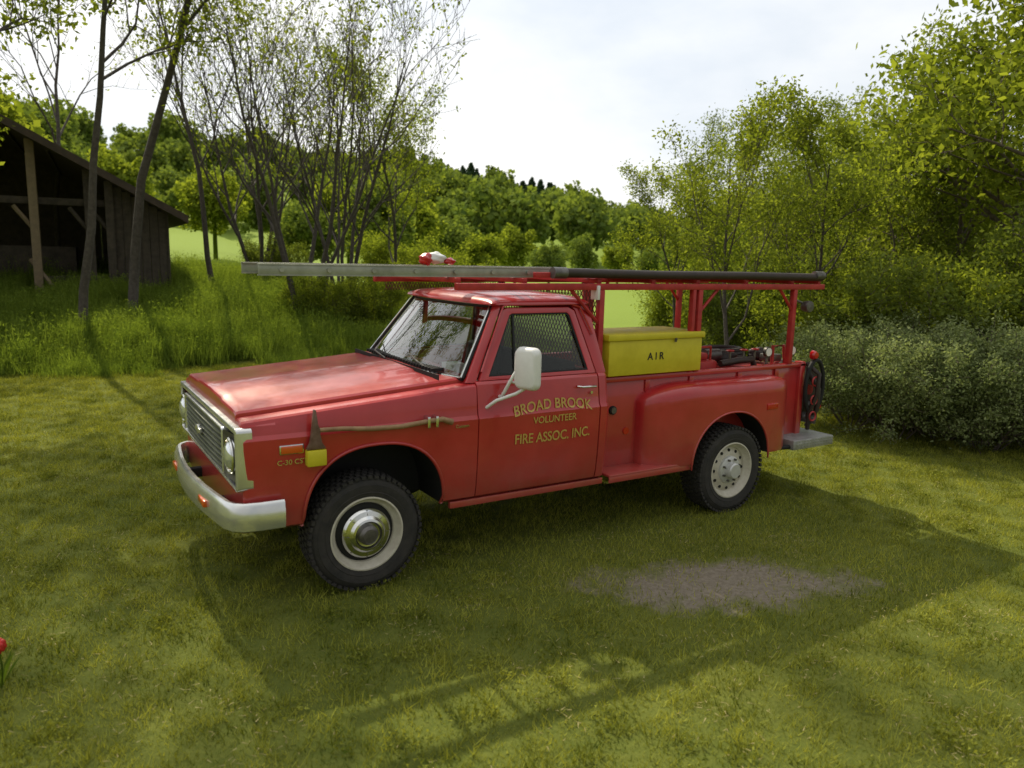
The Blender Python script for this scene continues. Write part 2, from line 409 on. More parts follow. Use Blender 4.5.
# ---- wheels
def wheel(name,x,y,sg,rear=False):
    W=empty(name);W.parent=T
    R=.385;c=(x,y,R)
    w=.112
    tp=[(.235,-w),(.30,-w-.012),(.350,-w-.006),(.372,-w+.012),(.380,-w+.035),(.381,0),(.380,w-.035),(.372,w-.012),(.350,w+.006),(.335,w+.011),(.332,w+.015),(.30,w+.015),(.285,w+.012),(.282,w+.015),(.250,w+.006),(.235,w-.01)]
    lathe('tyre',tp,c,RUB,W,72,sg)
    g=[]
    for k in range(54):
        a=2*math.pi*k/54
        for q,yy in enumerate((-.100,-.052,0,.052,.100)):
            hw=.019;da_=.036
            vs=[]
            for rr in(.370 if q in(0,4) else .377,.389 if q in(0,4) else .393):
                for da in(-da_,da_):
                    for dy in(-hw,hw):
                        aa=a+da+(.055 if q%2 else 0)
                        vs.append((c[0]+rr*math.cos(aa),c[1]+yy+dy,c[2]+rr*math.sin(aa)))
            g.append((vs,[(0,1,3,2),(4,6,7,5),(0,4,5,1),(2,3,7,6),(0,2,6,4),(1,5,7,3)]))
    multi('tread',g,RUB,W,smooth=False)
    rim=[(.250,w-.004),(.250,w+.010),(.240,w+.012),(.234,w),(.226,w-.02),(.215,w-.035),(.205,w-.04),(.198,w-.055),(.190,w-.05),(.150,w-.035 if rear else w-.045),(.142,w-.03),(.0,w-.03)]
    lathe('rim',rim,c,CREAM,W,64,sg)
    if not rear:
        lathe('dark_ring',[(.198,w-.049),(.192,w-.0445),(.155,w-.038),(.150,w-.034)],c,DARK,W,48,sg)
        lathe('hub_cap',[(.168,w-.04),(.166,w-.012),(.152,w+.004),(.122,w+.012),(.106,w+.030),(.092,w+.034),(.080,w+.020),(.070,w+.018),(0,w+.018)],c,CHROME,W,48,sg)
        lathe('hub_centre',[(.066,w+.017),(.064,w+.040),(.05,w+.052),(.045,w+.060),(0,w+.062)],c,STEEL,W,32,sg)
        for k in range(8):
            a=2*math.pi*k/8
            tube('rib',[(c[0]+.125*math.cos(a),c[1]+sg*(w+.006),c[2]+.125*math.sin(a)),(c[0]+.158*math.cos(a),c[1]+sg*(w-.006),c[2]+.158*math.sin(a))],.007,STEEL,W,6)
    else:
        for k in range(12):
            a=2*math.pi*k/12
            tube('slot',[(c[0]+.172*math.cos(a),c[1]+sg*(w-.06),c[2]+.172*math.sin(a)),(c[0]+.172*math.cos(a),c[1]+sg*(w-.036),c[2]+.172*math.sin(a))],.014,DARK,W,8)
        lathe('hub_cap',[(.125,w-.03),(.12,w-.012),(.10,w-.002),(.075,w+.0),(.070,w+.045),(.06,w+.055),(0,w+.055)],c,SILVER,W,48,sg)
        for k in range(8):
            a=2*math.pi*(k+.5)/8
            tube('lug',[(c[0]+.098*math.cos(a),c[1]+sg*(w-.02),c[2]+.098*math.sin(a)),(c[0]+.098*math.cos(a),c[1]+sg*(w+.018),c[2]+.098*math.sin(a))],.010,STEEL,W,6)
    return W
wheel('front_wheel',-.01,-.830,-1);wheel('front_wheel_far',-.01,.830,1)
wheel('rear_wheel',3.37,-.84,-1,True);wheel('rear_wheel_far',3.37,.84,1,True)
for sg in(-1,1):
    box('frame_rail',-.75,4.45,min(sg*.38,sg*.45),max(sg*.38,sg*.45),.48,.61,DARK,T,.004)
    for x in(0,3.37):
        tube('leaf_spring',[(x-.6,sg*.5,.52),(x-.3,sg*.5,.43),(x,sg*.5,.40),(x+.3,sg*.5,.43),(x+.6,sg*.5,.52)],.03,DARK,T,6)
for x in(0,3.37):
    tube('axle',[(x,-.75,.385),(x,.75,.385)],.05,DARK,T)
    lathe('differential',[(0,-.15),(.08,-.13),(.15,-.05),(.15,.05),(.08,.13),(0,.15)],(x,.05 if x else .2,.385),DARK,T,20)
tube('driveshaft',[(1.2,.1,.5),(3.3,.05,.40)],.045,DARK,T)
tube('exhaust',[(.5,.3,.45),(2.4,.32,.42),(4.2,.6,.42)],.03,STEEL,T)
box('transfer_case',.9,1.35,-.2,.25,.38,.60,DARK,T,.03)
box('engine_block',-.5,.5,-.35,.35,.52,.62,DARK,T,.03)
box('fuel_tank',1.3,2.0,-.80,-.48,.40,.50,DARK,T,.03)
# ---- bed (step side)
for sg in(-1,1):
    a,b=sorted((sg*.735,sg*.705))
    box('bed_side',1.985,4.50,a,b,.50,1.235,RED,T,.004)
    a,b=sorted((sg*.765,sg*.70))
    box('bed_rail',1.985,4.52,a,b,1.215,1.262,RED,T,.014)
    box('bed_corner_post',4.44,4.51,min(sg*.69,sg*.765),max(sg*.69,sg*.765),.56,1.27,RED,T,.006)
    for x in(2.5,3.0,3.6,4.1):box('stake_pocket',x,x+.05,min(sg*.74,sg*.75),max(sg*.74,sg*.75),1.12,1.215,RED,T,.002)
    a,b=sorted((sg*.965,sg*.735))
    box('step_board',1.985,2.86,a,b,.498,.520,RED,T,.006)
    a,b=sorted((sg*.965,sg*.950))
    box('step_flange',1.985,2.86,a,b,.455,.503,RED,T,.004)
    xsf=[2.42,2.425,2.44,2.47,2.52,2.58,2.66,2.75,2.86,3.0,3.2,3.4,3.6,3.8,3.90,3.97,4.02,4.06,4.085,4.095]
    secs=[]
    for x in xsf:
        t=min(1,(x-2.415)/.46);q=math.sqrt(max(0,1-(1-t)**2))
        t2=max(0,(x-3.86)/.24);q2=math.sqrt(max(0,1-min(t2,1)**2.4))
        yo=.75+.235*q;yo=.86+(yo-.86)*q2 if x>3.86 else yo
        zt=1.02+.160*q;zt=zt-.05*(1-q2)
        w_=yo-.70
        pr=[(.70,.50),(.70+w_*.97,.50),(.70+w_,.53),(.70+w_*1.0,.75),(.70+w_*.995,zt-.13),(.70+w_*.98,zt-.075),(.70+w_*.92,zt-.032),(.70+w_*.80,zt-.010),(.70+w_*.4,zt),(.70,zt+.003)]
        secs.append([(x,sg*y,z) for y,z in pr])
    f=loft('rear_fender',secs,[RED,DARK],T,ang=45)
    c,fa=archcutter(3.33,.46,.475,.455,2.1,sg*.66,sg*1.2);boolcut(f,c)
    finish(f,40)
    tube('rear_arch_lip',[(x,sg*.981,z) for x,z in [(fa[0][0],.51)]+fa+[(fa[-1][0],.51)]],.010,RED,T,8)
    box('rear_side_marker',3.74,3.88,min(sg*.975,sg*.992),max(sg*.975,sg*.992),.90,.955,REDL,T,.004)
tube('fuel_filler',[(2.17,-.72,.985),(2.17,-.752,.985)],.036,DARK,T,20)
tube('fuel_cap',[(2.17,-.72,.985),(2.17,-.762,.985)],.026,STEEL,T,20)
tube('reflector',[(2.32,-.72,.80),(2.32,-.745,.80)],.03,REDL,T,20)
box('bed_floor',1.985,4.5,-.72,.72,.60,.64,REDD,T,0)
box('bed_front',1.96,1.985,-.735,.735,.56,1.235,RED,T,.004)
box('tailgate',4.50,4.53,-.69,.69,.62,1.20,RED,T,.004)
box('rear_step',4.16,4.74,-.975,.975,.475,.565,PLATE,T,.006)
g=[]
for i in range(14):
    for j in range(3):
        x=4.20+i*.04;z=.495+j*.025
        g.append(boxgeo(x,x+.022,-.979,-.974,z,z+.006))
multi('tread_plate_marks',g,ALU,T,smooth=False)
for y in(-.5,.5):box('step_bracket',4.0,4.3,y-.03,y+.03,.50,.56,DARK,T)
tube('step_bracket_side',[(3.95,-.90,.50),(4.2,-.93,.50)],.02,DARK,T)
for k in range(6):
    tube('booster_hose',[(4.64+.16*math.cos(t),-.66+k*.05,.98+.22*math.sin(t)) for t in np.linspace(0,2*math.pi,25)],.024,HOSE,T,8)
for y in(-.70,-.33):
    lathe('reel_flange',[(0,0),(.23,0),(.23,.01),(0,.01)],(4.64,y,.98),HOSE if y<-.5 else REDD,T,28,-1)
tube('reel_hub',[(4.64,-.66,.98),(4.64,-.74,.98)],.05,REDD,T,16)
tube('hose_drop',[(4.62,-.72,1.15),(4.66,-.82,1.0),(4.66,-.82,.80),(4.62,-.75,.62)],.026,HOSE,T,8)
tube('hose_drop',[(4.55,-.74,1.25),(4.60,-.86,1.15),(4.59,-.86,.95),(4.56,-.80,.75),(4.6,-.78,.60)],.022,HOSE,T,8)
tube('hose_loop',[(4.62+.13*math.cos(t),-.80,1.02+.26*math.sin(t)) for t in np.linspace(0,2*math.pi,25)],.020,DARK,T,8)
tube('discharge_pipe',[(4.5,-.45,.85),(4.68,-.74,.82)],.04,STEEL,T,10)
tube('suction_inlet',[(4.55,-.60,.72),(4.66,-.82,.70)],.05,STEEL,T,12)
for z in(.74,.90,1.08):lathe('valve_wheel',[(.045,-.01),(.052,0),(.045,.01),(.035,0),(.045,-.01)],(4.58,-.84,z),REDD,T,20,-1)
lathe('tail_lamp',[(0,.03),(.03,.028),(.042,.01),(.045,-.02),(.03,-.03),(0,-.03)],(4.58,-.80,1.33),REDL,T,24,-1)
lathe('tail_lamp',[(0,.03),(.03,.028),(.045,.01),(.05,-.02),(.03,-.03),(0,-.03)],(4.74,-.76,.82),REDL,T,24,-1)
lathe('work_lamp',[(0,.05),(.05,.045),(.055,.02),(.045,-.03),(.02,-.05),(0,-.05)],(4.40,-.80,1.80),STEEL,T,24,-1)
tube('work_lamp_arm',[(4.28,-.76,1.86),(4.40,-.78,1.82)],.012,STEEL,T,8)
tube('lamp_stem',[(4.56,-.77,1.2),(4.58,-.80,1.33)],.012,STEEL,T)
box('control_panel',4.53,4.56,-.74,-.45,.70,1.25,STEEL,T,.004)
box('pump_engine',3.18,3.50,-.60,-.15,1.0,1.31,REDD,T,.03)
box('pump_cover',3.22,3.42,-.55,-.25,1.31,1.375,REDD,T,.02)
tube('pump_handle',[(3.20,-.55,1.31),(3.20,-.55,1.43),(3.44,-.55,1.43),(3.44,-.55,1.31)],.012,REDD,T)
tube('pump_muffler',[(3.52,-.4,1.33),(3.70,-.4,1.33)],.055,STEEL,T,12)
tube('pump_manifold',[(3.5,-.62,1.28),(3.75,-.62,1.30),(3.92,-.62,1.30),(3.96,-.62,1.22)],.03,HOSE,T)
for x in(3.62,3.80,3.95):
    tube('valve_stem',[(x,-.62,1.30),(x,-.62,1.39)],.010,STEEL,T,8)
    o=lathe('valve_handle',[(.030,-.008),(.040,0),(.030,.008),(.022,0),(.030,-.008)],(0,0,0),REDD,T,16,-1);o.location=(x,-.62,1.395);o.rotation_euler=(math.pi/2,0,0)
for x in(4.06,4.40):
    tube('gauge',[(x,-.66,1.37),(x,-.69,1.37)],.048,STEEL,T,20)
    tube('gauge_face',[(x,-.69,1.37),(x,-.694,1.37)],.038,WHITE,T,20)
    tube('gauge_stem',[(x,-.67,1.25),(x,-.67,1.34)],.012,STEEL,T,8)
box('water_tank',3.55,4.40,-.55,.60,.64,1.22,REDD,T,.02)
for k in range(4):
    tube('coiled_hose',[(4.0+(.28-.02*k)*math.cos(t),-.15+(.20-.015*k)*math.sin(t),1.25+.03*k) for t in np.linspace(0,2*math.pi,25)],.024,HOSE if k%2 else SEAT,T,6)
tube('bed_pipe',[(4.15,-.66,1.24),(4.15,-.66,1.42),(4.30,-.66,1.42),(4.33,-.66,1.25)],.016,REDD,T)
box('nozzle_block',4.18,4.34,-.62,-.48,1.262,1.33,STEEL,T,.01)
# ---- rack
RK=empty('ladder_rack');RK.parent=T
for sg in(-1,1):
    a,b=sorted((sg*.725,sg*.775))
    box('rack_beam',.72,4.68,a,b,1.955,2.005,REDD,RK,.004)
    for x in(1.99,3.05,4.27):
        box('rack_post',x-.024,x+.024,a,b,1.255 if x>2 else .9,1.955,REDD,RK,.004)
    box('rack_post_b',2.96,2.995,a,b,1.255,1.955,REDD,RK,.004)
    tube('rack_brace',[(3.05,sg*.75,1.75),(3.27,sg*.75,1.96)],.014,REDD,RK,6)
    tube('rack_brace',[(4.27,sg*.75,1.75),(4.07,sg*.75,1.96)],.014,REDD,RK,6)
    tube('rack_brace',[(1.97,sg*.75,1.70),(1.70,sg*.75,1.96)],.014,REDD,RK,6)
for x in(.75,1.3,1.99,2.55,3.05,3.65,4.27,4.65):
    box('rack_crossbar',x-.02,x+.02,-.73,.73,2.005,2.040,REDD,RK,.003)
g=[]
def strip(p,q,x,w=.0035):
    p=np.array(p);q=np.array(q);d=q-p;L=np.linalg.norm(d);n_=np.array([-d[1],d[0]])/L*w
    pts=[p+n_,q+n_,q-n_,p-n_]
    V=[(x,a,b) for a,b in pts]+[(x+.004,a,b) for a,b in pts]
    return V,[(0,1,2,3),(7,6,5,4),(0,4,5,1),(1,5,6,2),(2,6,7,3),(3,7,4,0)]
y0,y1,z0,z1=-.72,.72,1.26,1.95
for c0 in np.arange(y0-(z1-z0)*.6,y1+(z1-z0)*.6,.045):
    for s in(1,-1):
        zm=(z0+z1)/2;k=.6*s
        lo,hi=z0,z1
        za,zb=sorted([(y0-c0)/k+zm,(y1-c0)/k+zm]);lo=max(lo,za);hi=min(hi,zb)
        if hi-lo>.02:g.append(strip((c0+k*(lo-zm),lo),(c0+k*(hi-zm),hi),1.985+.005*s))
MESHM=simple('rusty_mesh',(.10,.03,.025),.7,col2=(.2,.05,.04),scale=20)
multi('cab_guard_mesh',g,MESHM,RK,smooth=False)
g=[]
for i in range(46):
    xa=.80+i*.026
    for s in(1,-1):
        V_,F_=strip((xa,1.885 if s>0 else 1.953),(xa+.03,1.953 if s>0 else 1.885),0,.0028)
        g.append(([(a_,.70+c_,b_) for c_,a_,b_ in V_],F_))
multi('roof_guard_mesh',g,MESHM,RK,smooth=False)
box('white_bracket',1.93,1.955,-.79,-.70,1.88,1.99,WHITE,RK,.004)
box('rack_board',1.40,2.45,-.72,-.68,2.045,2.085,REDD,RK,.003)
box('rack_board_far',.9,4.6,.45,.70,2.045,2.075,REDD,RK,.003)
box('rack_shade_deck',2.02,4.62,-.70,-.12,2.043,2.062,REDD,RK,.003)  # solid sheet added so the rear of the rack casts an unbroken shadow
tube('suction_hose',[(1.55,-.745,2.085),(2.6,-.745,2.074),(3.6,-.745,2.076),(4.66,-.745,2.068)],.036,HOSE,T,14)
for x in(1.53,4.55):tube('hose_coupling',[(x,-.745,2.083),(x+.12,-.745,2.082)],.044,STEEL,T,14)
tube('pike_pole',[(2.1,-.05,2.065),(4.5,-.05,2.065)],.02,WOOD,T,8)
def ladder(name,x0,x1,ya,yb,z):
    L=empty(name)
    for y in(ya,yb):
        s=np.sign((ya+yb)/2-y)
        box('rail_web',x0,x1,y-.006,y+.006,z,z+.068,ALU,L,.002)
        a,b=sorted((y-s*.012,y+s*.03))
        box('rail_flange',x0,x1,a,b,z+.063,z+.071,ALU,L,0);box('rail_flange',x0,x1,a,b,z-.003,z+.004,ALU,L,0)
    g=[]
    x=x0+.14
    while x<x1:
        g.append(tubegeo([(x,ya-.02*np.sign(yb-ya),z+.034),(x,yb,z+.034)],.016,8));x+=.305
    multi('rungs',g,ALU,L)
    return L
ladder('extension_ladder',-.58,1.98,-.62,-.18,2.045)
def lump(name,c,r,mat,parent=None,sc=(1,1,1),seed=0):
    import bmesh
    bm=bmesh.new();bmesh.ops.create_icosphere(bm,subdivisions=3,radius=1)
    rg=np.random.default_rng(seed);ph=rg.uniform(0,6,9)
    for v in bm.verts:
        p=v.co;k=1+.16*math.sin(4*p.x+ph[0])*math.sin(5*p.y+ph[1])+.12*math.sin(7*p.z+ph[2]+3*p.x)
        v.co=Vector((c[0]+p.x*r*sc[0]*k,c[1]+p.y*r*sc[1]*k,c[2]+p.z*r*sc[2]*k))
    me=bpy.data.meshes.new(name);bm.to_mesh(me);bm.free();me.materials.append(mat)
    o=bpy.data.objects.new(name,me);S.collection.objects.link(o);o.parent=parent
    for p in me.polygons:p.use_smooth=True
    return o
for x,y,z,r in[(3.80,-.40,1.30,.09),(4.30,-.35,1.30,.08)]:lump('fitting',(x,y,z),r,HOSE,T,(1.2,1,.8),int(x*10))
FH=empty('warning_beacon')
lump('beacon_cover',(.68,-.35,2.160),.046,REDL,FH,(1.1,1.1,.9),1)
lump('beacon_cloth',(.77,-.33,2.170),.060,WHITE,FH,(1.2,1.0,.75),2)
lump('beacon_cloth2',(.87,-.35,2.148),.038,REDL,FH,(1.3,1.0,.7),3)
B=empty('yellow_storage_box')
box('body',2.06,3.07,-.80,-.30,1.272,1.555,YEL,B,.008)
box('lid',2.04,3.09,-.815,-.285,1.555,1.605,YEL,B,.008)
text('air_lettering','A I R',2.55,1.39,.085,BLACK,B,lambda z:-.801,bold=.001)
tube('latch',[(2.75,-.812,1.53),(2.75,-.822,1.56)],.010,STEEL,B)
A=empty('axe')
hp=[(-.36,-1.008,1.125),(-.2,-1.008,1.12),(0,-1.008,1.10),(.2,-1.008,1.095),(.40,-1.008,1.112),(.50,-1.008,1.115),(.57,-1.008,1.09)]
hg,hf=tubegeo(hp,[.014,.015,.016,.016,.016,.019,.023],10)
mk('handle',hg,hf,WOOD,A,60)
prism('head',[(-.390,1.10),(-.383,1.16),(-.372,1.25),(-.366,1.255),(-.360,1.25),(-.348,1.16),(-.335,1.13),(-.335,1.10),(-.325,1.05),(-.30,1.01),(-.42,1.01),(-.40,1.05)],1,-1.024,-.992,RUST,A,.005)
box('yellow_tag_holder',-.42,-.30,-1.035,-.975,.905,1.005,YEL,A,.008)
box('axe_clip',.38,.40,-1.033,-.965,1.07,1.145,CHROME,A,.003)
box('axe_clip',.44,.46,-1.033,-.965,1.07,1.145,CHROME,A,.003)
# ================================================================= TERRAIN
CX,CY,CZ=-1.7747,-5.5073,2.1995
def terr(x,y):
    x=np.asarray(x,float);y=np.asarray(y,float)
    d=np.hypot(x-CX,y-CY);az=np.degrees(np.arctan2(x-CX,y-CY))
    h=.015*np.sin(1.3*x+.4*y)*np.sin(.9*y-.5*x)*ss((d-6)/6)
    bank=1.15*ss((y-8.8+.25*np.sin(x*.8))/8.0)*ss((7.5-x+.15*(y-9))/5)
    h=h+bank+.035*np.clip(y-16,0,60)*ss((14-x+.25*(y-9))/10)
    A=np.interp(az,[-20,0,15,22,25,32,38,42,60,90],[19,20,20,21,20,14,9.5,6,6,6])
    h=h+A*ss((d-75)/150)+.9*np.sin(x*.05+1)*np.sin(y*.045)*ss((d-60)/60)
    return h
g1=np.concatenate([-np.geomspace(700,16,26),np.arange(-15,22,.5),np.geomspace(23,800,40)])
X,Y=np.meshgrid(g1+1,g1,indexing='ij');Z=terr(X,Y)
n=len(g1);V=np.stack([X.ravel(),Y.ravel(),Z.ravel()],1)
I=np.arange(n*n).reshape(n,n)
Fq=np.stack([I[:-1,:-1].ravel(),I[1:,:-1].ravel(),I[1:,1:].ravel(),I[:-1,1:].ravel()],1)
def npmesh(name,V,Fq,mat,attr=None,smooth=False):
    me=bpy.data.meshes.new(name);k=Fq.shape[1]
    me.vertices.add(len(V));me.vertices.foreach_set('co',np.ascontiguousarray(V,dtype=np.float32).ravel())
    me.loops.add(Fq.size);me.loops.foreach_set('vertex_index',np.ascontiguousarray(Fq,dtype=np.int32).ravel())
    me.polygons.add(len(Fq));me.polygons.foreach_set('loop_start',np.arange(0,Fq.size,k,dtype=np.int32))
    me.polygons.foreach_set('loop_total',np.full(len(Fq),k,dtype=np.int32))
    if smooth:me.polygons.foreach_set('use_smooth',np.ones(len(Fq),dtype=bool))
    if attr is not None:
        a=me.attributes.new('rnd','FLOAT','POINT');a.data.foreach_set('value',np.ascontiguousarray(attr,dtype=np.float32))
    me.update(calc_edges=True);me.materials.append(mat);return me
class Bake:
    def __init__(s):s.V=[];s.F=[];s.A=[];s.n=0
    def add(s,g,loc,rz=0,sc=(1,1,1)):
        V,F_,A=g;c_,s_=math.cos(rz),math.sin(rz)
        x=V[:,0]*sc[0];y=V[:,1]*sc[1]
        s.V.append(np.stack([c_*x-s_*y+loc[0],s_*x+c_*y+loc[1],V[:,2]*sc[2]+loc[2]],1).astype(np.float32))
        s.F.append((F_+s.n).astype(np.int32));s.A.append(A.astype(np.float32));s.n+=len(V)
    def make(s,name,mat):
        o=bpy.data.objects.new(name,npmesh(name,np.concatenate(s.V),np.concatenate(s.F),mat,np.concatenate(s.A)))
        S.collection.objects.link(o);return o
def groundmat():
    m,nt,b,o=newmat('lawn_soil')
    g=N(nt,'ShaderNodeNewGeometry')
    n1=N(nt,'ShaderNodeTexNoise');n1.inputs['Scale'].default_value=.9;n1.inputs['Detail'].default_value=8;n1.inputs['Roughness'].default_value=.7
    n2=N(nt,'ShaderNodeTexNoise');n2.inputs['Scale'].default_value=26;n2.inputs['Detail'].default_value=7;n2.inputs['Roughness'].default_value=.7
    for q in(n1,n2):nt.links.new(g.outputs['Position'],q.inputs['Vector'])
    r=N(nt,'ShaderNodeValToRGB');r.color_ramp.elements[0].position=.3;r.color_ramp.elements[1].position=.7
    r.color_ramp.elements[0].color=(.06,.085,.014,1);r.color_ramp.elements[1].color=(.17,.18,.035,1)
    ad=N(nt,'ShaderNodeMix',data_type='FLOAT');ad.inputs[0].default_value=.5
    nt.links.new(n1.outputs['Fac'],ad.inputs[2]);nt.links.new(n2.outputs['Fac'],ad.inputs[3]);nt.links.new(ad.outputs[0],r.inputs[0])
    mp=N(nt,'ShaderNodeMapping',vector_type='TEXTURE');mp.inputs['Location'].default_value=(2.2,-2.05,0);mp.inputs['Rotation'].default_value=(0,0,math.radians(-24));mp.inputs['Scale'].default_value=(.85,.36,50)
    nt.links.new(g.outputs['Position'],mp.inputs['Vector'])
    ln=N(nt,'ShaderNodeVectorMath',operation='LENGTH');nt.links.new(mp.outputs[0],ln.inputs[0])
    n3=N(nt,'ShaderNodeTexNoise');n3.inputs['Scale'].default_value=3;n3.inputs['Detail'].default_value=8;n3.inputs['Roughness'].default_value=.7;nt.links.new(g.outputs['Position'],n3.inputs['Vector'])
    ma=N(nt,'ShaderNodeMath',operation='MULTIPLY_ADD');ma.inputs[1].default_value=2.6;nt.links.new(n3.outputs['Fac'],ma.inputs[0]);nt.links.new(ln.outputs['Value'],ma.inputs[2])
    mr=N(nt,'ShaderNodeMapRange');mr.inputs[1].default_value=2.6;mr.inputs[2].default_value=2.0;nt.links.new(ma.outputs[0],mr.inputs[0])
    dr=N(nt,'ShaderNodeValToRGB');dr.color_ramp.elements[0].color=(.15,.125,.09,1);dr.color_ramp.elements[1].color=(.30,.26,.20,1);dr.color_ramp.elements[0].position=.3;dr.color_ramp.elements[1].position=.75
    nt.links.new(n2.outputs['Fac'],dr.inputs[0])
    mx=N(nt,'ShaderNodeMix',data_type='RGBA');nt.links.new(mr.outputs[0],mx.inputs[0]);nt.links.new(r.outputs[0],mx.inputs[6]);nt.links.new(dr.outputs[0],mx.inputs[7])
    sp=N(nt,'ShaderNodeSeparateXYZ');nt.links.new(g.outputs['Position'],sp.inputs[0])
    ad2=N(nt,'ShaderNodeMath',operation='ADD');nt.links.new(sp.outputs[0],ad2.inputs[0]);nt.links.new(sp.outputs[1],ad2.inputs[1])
    mr2=N(nt,'ShaderNodeMapRange');mr2.inputs[1].default_value=18;mr2.inputs[2].default_value=26;nt.links.new(ad2.outputs[0],mr2.inputs[0])
    mx2=N(nt,'ShaderNodeMix',data_type='RGBA');nt.links.new(mr2.outputs[0],mx2.inputs[0]);nt.links.new(mx.outputs[2],mx2.inputs[6]);mx2.inputs[7].default_value=(.19,.26,.04,1)
    nt.links.new(mx2.outputs[2],b.inputs['Base Color']);b.inputs['Roughness'].default_value=.95;b.inputs['Specular IOR Level'].default_value=.1
    bp=N(nt,'ShaderNodeBump');bp.inputs['Strength'].default_value=.6;bp.inputs['Distance'].default_value=.03
    nt.links.new(n2.outputs['Fac'],bp.inputs['Height']);nt.links.new(bp.outputs[0],b.inputs['Normal'])
    return m
me=npmesh('ground',V,Fq,groundmat(),smooth=True)
o=bpy.data.objects.new('ground',me);S.collection.objects.link(o)
GR=leafmat('lawn_blades',(.070,.100,.012),(.45,.46,.085),trans=.35,nscale=1.6,tint=(1.25,1.15,.5))
def blades(P,h,w,rng,bend=.5):
    n=len(P);a=rng.uniform(0,2*math.pi,n);hd=np.stack([np.cos(a),np.sin(a),0*a],1)*(w/2)[:,None]
    b=rng.uniform(0,2*math.pi,n);ln=rng.uniform(0,bend,n)*h
    tip=P+np.stack([np.cos(b)*ln,np.sin(b)*ln,h],1)
    V=np.stack([P-hd,P+hd,tip],1).reshape(-1,3)
    return V,np.arange(3*n).reshape(n,3),np.repeat(rng.uniform(0,1,n),3)
def leafbits(c,s,rng,asp=.5):
    m_=len(c);a1=rng.normal(0,1,(m_,3));a1/=np.linalg.norm(a1,axis=1)[:,None];b1=np.cross(a1,rng.normal(0,1,(m_,3)));b1/=np.linalg.norm(b1,axis=1)[:,None]
    s=s[:,None]
    return np.stack([c-a1*s,c+b1*s*asp,c+a1*s],1).reshape(-1,3),np.arange(3*m_).reshape(m_,3),np.repeat(rng.uniform(0,1,m_),3)
def cat(g1_,g2_):return np.concatenate([g1_[0],g2_[0]]),np.concatenate([g1_[1],g2_[1]+len(g1_[0])]),np.concatenate([g1_[2],g2_[2]])
tiles=[]
for k in range(5):
    n=3600;rng=np.random.default_rng(50+k)
    P=np.stack([rng.uniform(-.52,.52,n),rng.uniform(-.52,.52,n),np.full(n,-.006)],1)
    hh=.036+.022*np.sin(P[:,0]*14+k)*np.sin(P[:,1]*13+2*k)
    V,Fq,at=blades(P,hh*rng.uniform(.6,1.6,n),rng.uniform(.004,.0085,n),rng,1.2)
    at=np.clip(at*.85+np.repeat(.3*np.sin(P[:,0]*9+k*2)*np.sin(P[:,1]*10+k),3),0,1)
    nc=600;cc=rng.uniform(-.45,.45,(10,2));ci=rng.integers(0,10,nc)
    c=np.concatenate([cc[ci]+rng.normal(0,.045,(nc,2)),rng.uniform(.008,.050,nc)[:,None]],1)
    V2,F2,a2=leafbits(c,rng.uniform(.007,.015,nc),rng,.9)
    tiles.append(cat((V,Fq,at),(V2,F2,a2*.55)))
def inview(x,y,m=6,dmax=40,dmin=1.5):
    d=math.hypot(x-CX,y-CY);az=math.degrees(math.atan2(x-CX,y-CY))
    return d>dmin and d<dmax and -1.6-m-25/max(d,1)<az<65.6+m+25/max(d,1)
def inst(name,me,loc,rz,sc,parent):
    o=bpy.data.objects.new(name,me);o.location=loc;o.rotation_euler=(0,0,rz);o.scale=(sc,sc,sc) if not hasattr(sc,'__len__') else sc
    S.collection.objects.link(o)
    if parent:o.parent=parent
    return o
BL=Bake()
for ix in range(-6,18):
    for iy in range(-6,13):
        x,y=ix+.5,iy+.5
        if not inview(x,y):continue
        if y>9.6:continue
        if 1<=ix<=3 and -3<=iy<=-1:continue
        BL.add(random.choice(tiles),(x,y,float(terr(x,y))),random.randrange(4)*math.pi/2)
n=3800*9;rng=np.random.default_rng(3)
P=np.stack([rng.uniform(1,4,n),rng.uniform(-3,0,n),np.full(n,-.006)],1)
a=math.radians(-24);dx,dy=P[:,0]-2.2,P[:,1]+2.05
u=(dx*math.cos(a)+dy*math.sin(a))/.85;v=(-dx*math.sin(a)+dy*math.cos(a))/.36
rad=np.sqrt(u*u+v*v)+.3*np.sin(9*P[:,0]+3*np.sin(5*P[:,1]))*np.sin(8*P[:,1])+.15*np.sin(23*P[:,0])*np.sin(19*P[:,1]+2)
keep=rng.uniform(0,1,n)<np.clip((rad-.5)/.9,.10,1)
P=P[keep];n=len(P)
BL.add(blades(P,rng.uniform(.018,.060,n),rng.uniform(.004,.008,n),rng,1.1),(0,0,0))
BL.make('lawn_grass',GR)
rng=np.random.default_rng(9);n=9000
cc=np.stack([rng.uniform(-4,9,420),rng.uniform(-4.5,6,420)],1);ci=rng.integers(0,420,n)
P=np.concatenate([cc[ci]+rng.normal(0,.16,(n,2)),rng.uniform(.02,.045,n)[:,None]],1)
P=P[(P[:,0]-CX)**2+(P[:,1]-CY)**2>2]
n=len(P);a=rng.uniform(0,6.28,n);L_=rng.uniform(.02,.05,n)
d_=np.stack([np.cos(a)*L_,np.sin(a)*L_,rng.normal(0,.006,n)],1);w_=np.stack([-np.sin(a),np.cos(a),0*a],1)*.003
V=np.stack([P-w_,P+w_,P+d_],1).reshape(-1,3)
me=npmesh('grass_clippings',V,np.arange(3*n).reshape(n,3),leafmat('dry_clippings',(.20,.17,.07),(.42,.36,.18),trans=.2),np.repeat(rng.uniform(0,1,n),3))
S.collection.objects.link(bpy.data.objects.new('grass_clippings',me))
TG=leafmat('tall_grass_blades',(.085,.14,.022),(.25,.33,.065),trans=.5,nscale=.9)
tt=[]
